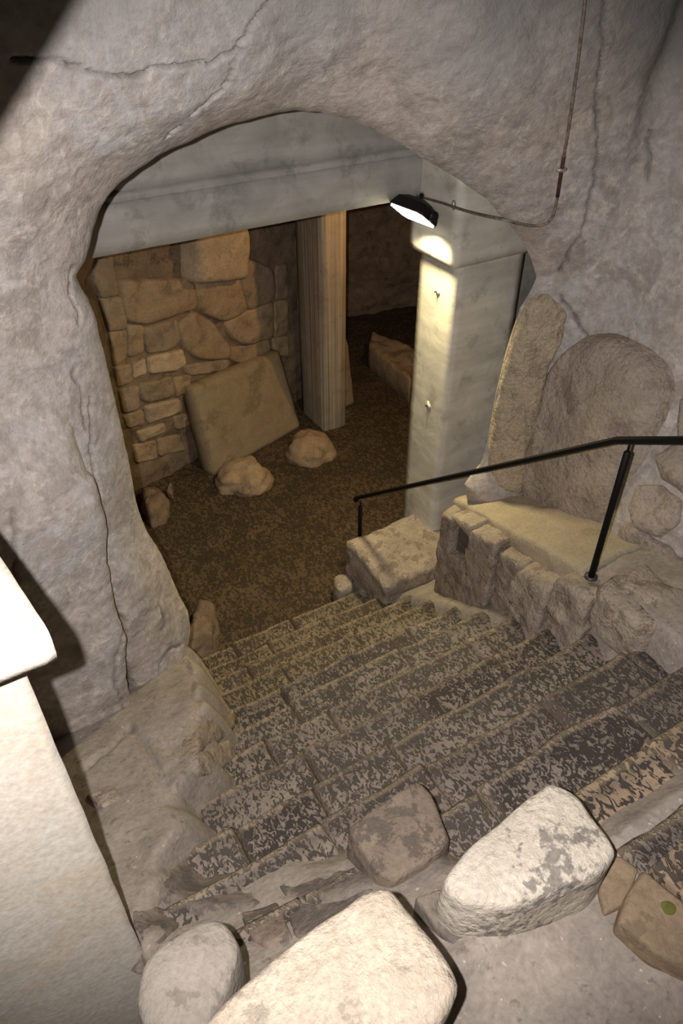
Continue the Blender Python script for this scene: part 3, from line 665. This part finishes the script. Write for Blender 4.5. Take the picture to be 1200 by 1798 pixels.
ST = [([(322, 412), (413, 395), (413, 482), (324, 489)], .22), ([(158, 488), (172, 449), (192, 447), (197, 482), (205, 515), (174, 521)], .10),
      ([(209, 493), (330, 491), (338, 538), (297, 552), (255, 566), (219, 560), (213, 524)], .13),
      ([(338, 491), (412, 484), (428, 540), (395, 562), (350, 545)], .12), ([(416, 457), (445, 458), (474, 475), (476, 525), (432, 540), (418, 500)], .13),
      ([(430, 545), (474, 530), (473, 590), (430, 603), (405, 590), (395, 565)], .10), ([(313, 574), (341, 549), (369, 567), (399, 608), (397, 627), (347, 627), (324, 610)], .09),
      ([(252, 577), (308, 562), (313, 601), (294, 613), (258, 618)], .07), ([(261, 627), (319, 614), (322, 638), (308, 649), (263, 654)], .08),
      ([(233, 641), (252, 629), (255, 654), (233, 663)], .06), ([(244, 674), (299, 662), (302, 693), (260, 704), (247, 699)], .07),
      ([(255, 713), (313, 700), (316, 721), (261, 741)], .07), ([(305, 664), (332, 658), (331, 685), (308, 694)], .05),
      ([(241, 757), (286, 743), (288, 757), (247, 774)], .06), ([(305, 732), (333, 724), (331, 746), (308, 752)], .05),
      ([(216, 730), (249, 720), (252, 743), (224, 750)], .05), ([(208, 685), (241, 677), (243, 714), (216, 724)], .06),
      ([(191, 584), (219, 579), (219, 627), (198, 640)], .07), ([(222, 571), (249, 571), (249, 616), (224, 624)], .06),
      ([(174, 524), (211, 521), (219, 575), (190, 580)], .09), ([(277, 771), (313, 763), (324, 788), (280, 799)], .04),
      ([(233, 782), (272, 774), (274, 804), (238, 810)], .04), ([(324, 641), (397, 630), (399, 648), (330, 658)], .05),
      ([(200, 645), (228, 640), (232, 668), (206, 678)], .05), ([(400, 610), (440, 606), (470, 595), (470, 625), (420, 636), (402, 628)], .05),
      ([(484, 470), (503, 465), (503, 520), (484, 525)], .04), ([(482, 532), (503, 528), (503, 585), (482, 590)], .04), ([(478, 595), (503, 590), (505, 625), (480, 620)], .05),
      ([(318, 405), (414, 385), (413, 393), (322, 409)], .15)]
M_MASOND = mat_stone('grey_tan_masonry_stone', (.34, .26, .18), (.26, .195, .13), (.13, .105, .085), .6, 9)
M_MASONL = mat_stone('pale_masonry_stone', (.52, .41, .28), (.40, .30, .195), (.25, .19, .13), .5, 9)
for k, (poly, th) in enumerate(ST):
    mt = M_MASONL if k in (0, 8, 9, 11, 13) else (M_MASOND if k % 3 == 1 else M_MASON)
    cx = sum(q[0] for q in poly) / len(poly); cy = sum(q[1] for q in poly) / len(poly)
    poly = [(cx + (q[0] - cx) * 1.12, cy + (q[1] - cy) * 1.12) for q in poly]
    draped_stone('wall_stone', poly, hit_back, th * .55 if th < .2 else th, mt, bw, na=36, rough=.014, power=14, nf=6)

# leaning slab
def quad_slab(name, fr, back, mat, parent=None, n=26, m=22, rough=.006, rnd=.03):
    a, b, c, d = [np.array(q) for q in fr]; bk = np.array(back)
    A, B = np.meshgrid(np.linspace(0, 1, n), np.linspace(0, 1, m), indexing='ij')
    A3, B3 = A[..., None], B[..., None]; p = (a * (1 - A3) + b * A3) * (1 - B3) + (d * (1 - A3) + c * A3) * B3
    e = np.minimum(np.minimum(A, 1 - A) * np.linalg.norm(b - a), (1 - B) * np.linalg.norm(d - a)); q = rnd * (1 - np.sqrt(1 - (1 - np.clip(e / rnd, 0, 1)) ** 2))
    nn = np.cross(b - a, d - a); nn /= np.linalg.norm(nn)
    if nn @ bk > 0: nn = -nn
    p = p + nn * (rough * 2 * fbm(p, 5, 3) - q)[..., None]
    cc = p.mean((0, 1)); p += .0 * cc
    idx = np.arange(n * m).reshape(n, m); ri = np.concatenate([idx[:, 0], idx[-1, 1:], idx[::-1, -1][1:], idx[0, ::-1][1:-1]])
    k = len(ri); V = np.concatenate([p.reshape(-1, 3), p.reshape(-1, 3)[ri] + bk * .5, p.reshape(-1, 3)[ri] + bk, [cc + bk]])
    o1 = n * m; F = gridfaces(n, m).tolist()
    for j in range(k):
        j2 = (j + 1) % k; F.append([ri[j], o1 + j, o1 + j2, ri[j2]]); F.append([o1 + j, o1 + k + j, o1 + k + j2, o1 + j2]); F.append([o1 + k + j, o1 + 2 * k, o1 + k + j2])
    F = [[int(x) for x in f] for f in F]
    me = nmesh(name, V, F); import bmesh; bm = bmesh.new(); bm.from_mesh(me); bmesh.ops.recalc_face_normals(bm, faces=bm.faces); bm.to_mesh(me); bm.free()
    return link(name, me, parent, mat)
sl = quad_slab('stone_slab', [P(377, 836, z=-4.76), P(531, 748, z=-4.76), P(493, 616, v=7.0), P(337, 682, v=6.55)], (-.06, .16, -.02), M_SLAB)
tag(sl, 'large blotched tan slab leaning against the rear wall left of the slim pillar', 'stone slab')
sl2 = quad_slab('stone_slab', [P(600, 722, z=-4.76), P(625, 708, z=-4.76), P(613, 600, v=6.95), P(597, 596, v=6.85)], (.05, .14, 0), M_SLAB, n=10, m=16)
tag(sl2, 'narrow upright slab leaning on the right side of the slim rear pillar', 'stone slab')
for poly, zt, mt, lab, rn in (([(378, 820), (400, 800), (440, 795), (465, 802), (472, 822), (455, 838), (420, 842), (385, 838)], -4.56, M_MASON, 'rounded tan rock in front of the leaning slab', .06),
                          ([(502, 775), (520, 755), (550, 746), (575, 757), (584, 780), (560, 792), (520, 792)], -4.58, M_MASON, 'broken tan rock at the foot of the slim rear pillar', .06),
                          ([(246, 850), (272, 843), (290, 868), (288, 890), (262, 905), (248, 890)], -4.58, M_DARKROCK, 'dim brown rock on the floor near the left jamb', .05),
                          ([(296, 850), (303, 850), (302, 865), (294, 865)], -4.70, M_DARKROCK, 'smallest brown stone on the floor below the rear masonry', .02),
                          ([(338, 1060), (352, 1042), (372, 1048), (378, 1080), (372, 1112), (345, 1130), (318, 1135), (325, 1100)], -4.52, M_DARKROCK, 'long brown rock beside the bottom step at the left jamb', .06)):
    o = solid_boulder('rock', poly, zt, -4.80, mt, na=36, flare=.12, rnd=rn * .5, rough=.055, bulge=.03, dome=rn * 1.4); tag(o, lab, 'rock')
fbk = quad_slab('stone_block', [P(655, 580, z=-4.45), P(648, 608, z=-4.45), P(722, 668, z=-4.45), P(735, 612, z=-4.45)], (0, 0, -.34), M_MASON, rnd=.05, rough=.03)
tag(fbk, 'flat brown stone block on the far floor, partly behind the pale pillar', 'stone block')

# ------------------------------------------------------------------ handrail
rail = empty('handrail', (2.73, 2.0, EYE - 2.9)); tag(rail, 'black metal handrail on two posts along the right of the steps', 'handrail')
def bar(name, pts, w, h, mat, parent):
    V = []; n = len(pts)
    for i, p in enumerate(pts):
        t = (pts[min(i + 1, n - 1)] - pts[max(i - 1, 0)]).normalized(); a = Vector((1, 0, 0)); b = t.cross(a).normalized()
        for sx, sy in ((-1, -.6), (-.6, -1), (.6, -1), (1, -.6), (1, .6), (.6, 1), (-.6, 1), (-1, .6)): V.append(p + a * w / 2 * sx + b * h / 2 * sy)
    F = gridfaces(n, 8, wrap=True).tolist() + [list(range(8))[::-1], [(n - 1) * 8 + k for k in range(8)]]
    return link(name, nmesh(name, np.array(V), F, False), parent, mat)
RU = 2.73
re, rb, rr_ = P(627, 874, u=RU), P(1082, 773, u=RU), P(1200, 773, u=RU)
far = rb + (rr_ - rb) * 2.6
bar('top_rail', [re + Vector((0, .012, -.045)), re + Vector((0, .012, -.01)), re + Vector((0, 0, .0)), rb + (re - rb) * .02, rb, rb + (rr_ - rb) * .1, rr_, far], .040, .032, M_BLACK, rail)
pb = P(1038, 1013, z=-2.885); pt = P(1111, 797, u=RU)
tube('post', [Vector((RU, pb.y, pb.z)), Vector((RU, pb.y, pt.z - .01)), Vector((RU, pb.y, pt.z))], [.018, .018, .010], M_BLACK, rail, 16)
tube('post_neck', [Vector((RU, pb.y, pt.z - .01)), Vector((RU, pb.y, pt.z + .06))], .007, M_BLACK, rail, 10)
tube('base_flange', [Vector((RU, pb.y, pb.z - .004)), Vector((RU, pb.y, pb.z + .008))], .036, mat_plain('grey_flange', (.07, .07, .065), .5, .4), rail, 24)
p2 = P(631, 884, u=RU)
tube('post', [Vector((RU, p2.y - .02, 0.0)), Vector((RU, p2.y - .02, p2.z - .02)), Vector((RU, p2.y - .02, p2.z - .01))], [.018, .018, .010], M_BLACK, rail, 16)
tube('post_neck', [Vector((RU, p2.y - .02, p2.z - .02)), Vector((RU, p2.y - .02, p2.z + .04))], .007, M_BLACK, rail, 10)

# ------------------------------------------------------------------ conduit and floodlights
def off(p, d): return p + (ORG - p).normalized() * d
cpts = [off(hit_wall(x, y), .022) for x, y in ((1031, -30), (1027, 20), (1019, 80), (1010, 150), (1002, 210), (993, 265), (985, 300), (982, 330), (977, 365), (974, 382), (966, 396), (950, 400), (930, 396))]
for i in range(2): cpts = [cpts[0]] + [cpts[k - 1] * .25 + cpts[k] * .5 + cpts[k + 1] * .25 for k in range(1, len(cpts) - 1)] + [cpts[-1]]
cpts += [P(905, 391, v=2.93), P(880, 384, v=2.97)]
end = [P(780, 357, u=3.14), P(740, 346, u=3.14), P(706, 338, u=3.14)]
ctrl = cpts + [cpts[-1].lerp(end[0], f) + Vector((0, 0, -.01 * math.sin(f * 3.14))) for f in (.2, .4, .6, .8)] + end
con = empty('cable_conduit', cpts[6]); tag(con, 'thin rusty conduit running down the wall and across to the floodlight', 'conduit')
tube('conduit_pipe', ctrl, .0085, M_CONDUIT, con, 10)
tube('rust_sleeve', [cpts[5].lerp(cpts[6], .4), cpts[6], cpts[7], cpts[8].lerp(cpts[7], .5)], .0105, M_RUSTD, con, 10)
def clamp(p, ax, parent):
    ax = Vector(ax).normalized(); tube('clamp', [p - ax * .03, p - ax * .012, p + ax * .012, p + ax * .03], [.006, .014, .014, .006], M_CLAMP, parent, 8)
clamp(cpts[6], (1, -.3, .05), con); clamp(P(797, 360, u=3.14), (0, .1, 1), con); clamp(P(742, 345, u=3.15), (0, .1, 1), con)

def floodlight(loc, nrm, axis, label, lens, scale=1.0):
    root = empty('floodlight', loc); tag(root, label, 'floodlight')
    n = Vector(nrm).normalized(); a = Vector(axis).normalized(); b = n.cross(a).normalized(); a = b.cross(n)
    R = Matrix((a, b, n)).transposed()
    def pc(name, rings, mat, close=True):      # rings: (half a, half b, height along n)
        V = []
        for ha, hb, h in rings:
            for sa_, sb_ in ((-1, -.7), (-.8, -1), (.8, -1), (1, -.7), (1, .7), (.8, 1), (-.8, 1), (-1, .7)): V.append(R @ Vector((ha * sa_, hb * sb_, h)) * scale + Vector(loc))
        F = gridfaces(len(rings), 8, wrap=True).tolist() + [list(range(8))[::-1], [(len(rings) - 1) * 8 + k for k in range(8)]]
        o = link(name, nmesh(name, np.array(V), F, False), root, mat); return o
    pc('housing', [(.07, .045, -.085), (.125, .075, -.06), (.150, .085, -.012), (.150, .085, 0)], M_LAMP)
    pc('lens', [(.142, .078, .001), (.142, .078, .006)], lens)
    for s_ in (-1, 1):
        c = Vector(loc) + R @ Vector((s_ * .152, 0, -.03)) * scale
        tube('side_knob', [c, c + a * s_ * .018], .028 * scale, M_LAMP, root, 16)
    c = Vector(loc) + R @ Vector((0, 0, -.05)) * scale
    tube('bracket', [c, c - n * .05 * scale + Vector((0, 0, .03))], .012 * scale, M_LAMP, root, 8)
    return root
floodlight(Vector((3.00, 4.10, EYE - 1.56)), (-.62, -.05, -.78), (0, 1, .0), 'lit black floodlight fixed to the head of the pale pillar', M_LENS, 1.2)
floodlight(Vector((4.66, 5.40, EYE - 1.70)), (-.8, .35, -.5), (0, 1, 0), 'second floodlight hung behind the pale pillar', M_LENS2, .8)

# unseen dark timber, added to cast a shadow on the top left of the wall
a0, a1 = P(44, -123, d=.62), P(-186, 260, d=.62)
dirv = (a1 - a0).normalized(); sidev = -(RX - dirv * RX.dot(dirv)).normalized(); nv_ = dirv.cross(sidev).normalized()
if nv_.dot(fwd) > 0: nv_ = -nv_
V = []
for p in (a0 - dirv * .25, a1 + dirv * .05):
    for q in (Vector((0, 0, 0)), sidev * .45, sidev * .45 + nv_ * .12, nv_ * .12): V.append(p + q)
tb = link('shadow_timber', nmesh('shadow_timber', np.array([list(q) for q in V]), [(0, 1, 2, 3)[::-1], (4, 5, 6, 7), (0, 1, 5, 4), (1, 2, 6, 5), (2, 3, 7, 6), (3, 0, 4, 7)], False), None, M_WOOD)
tag(tb, 'unseen dark timber added to shade the top left of the wall', 'beam')
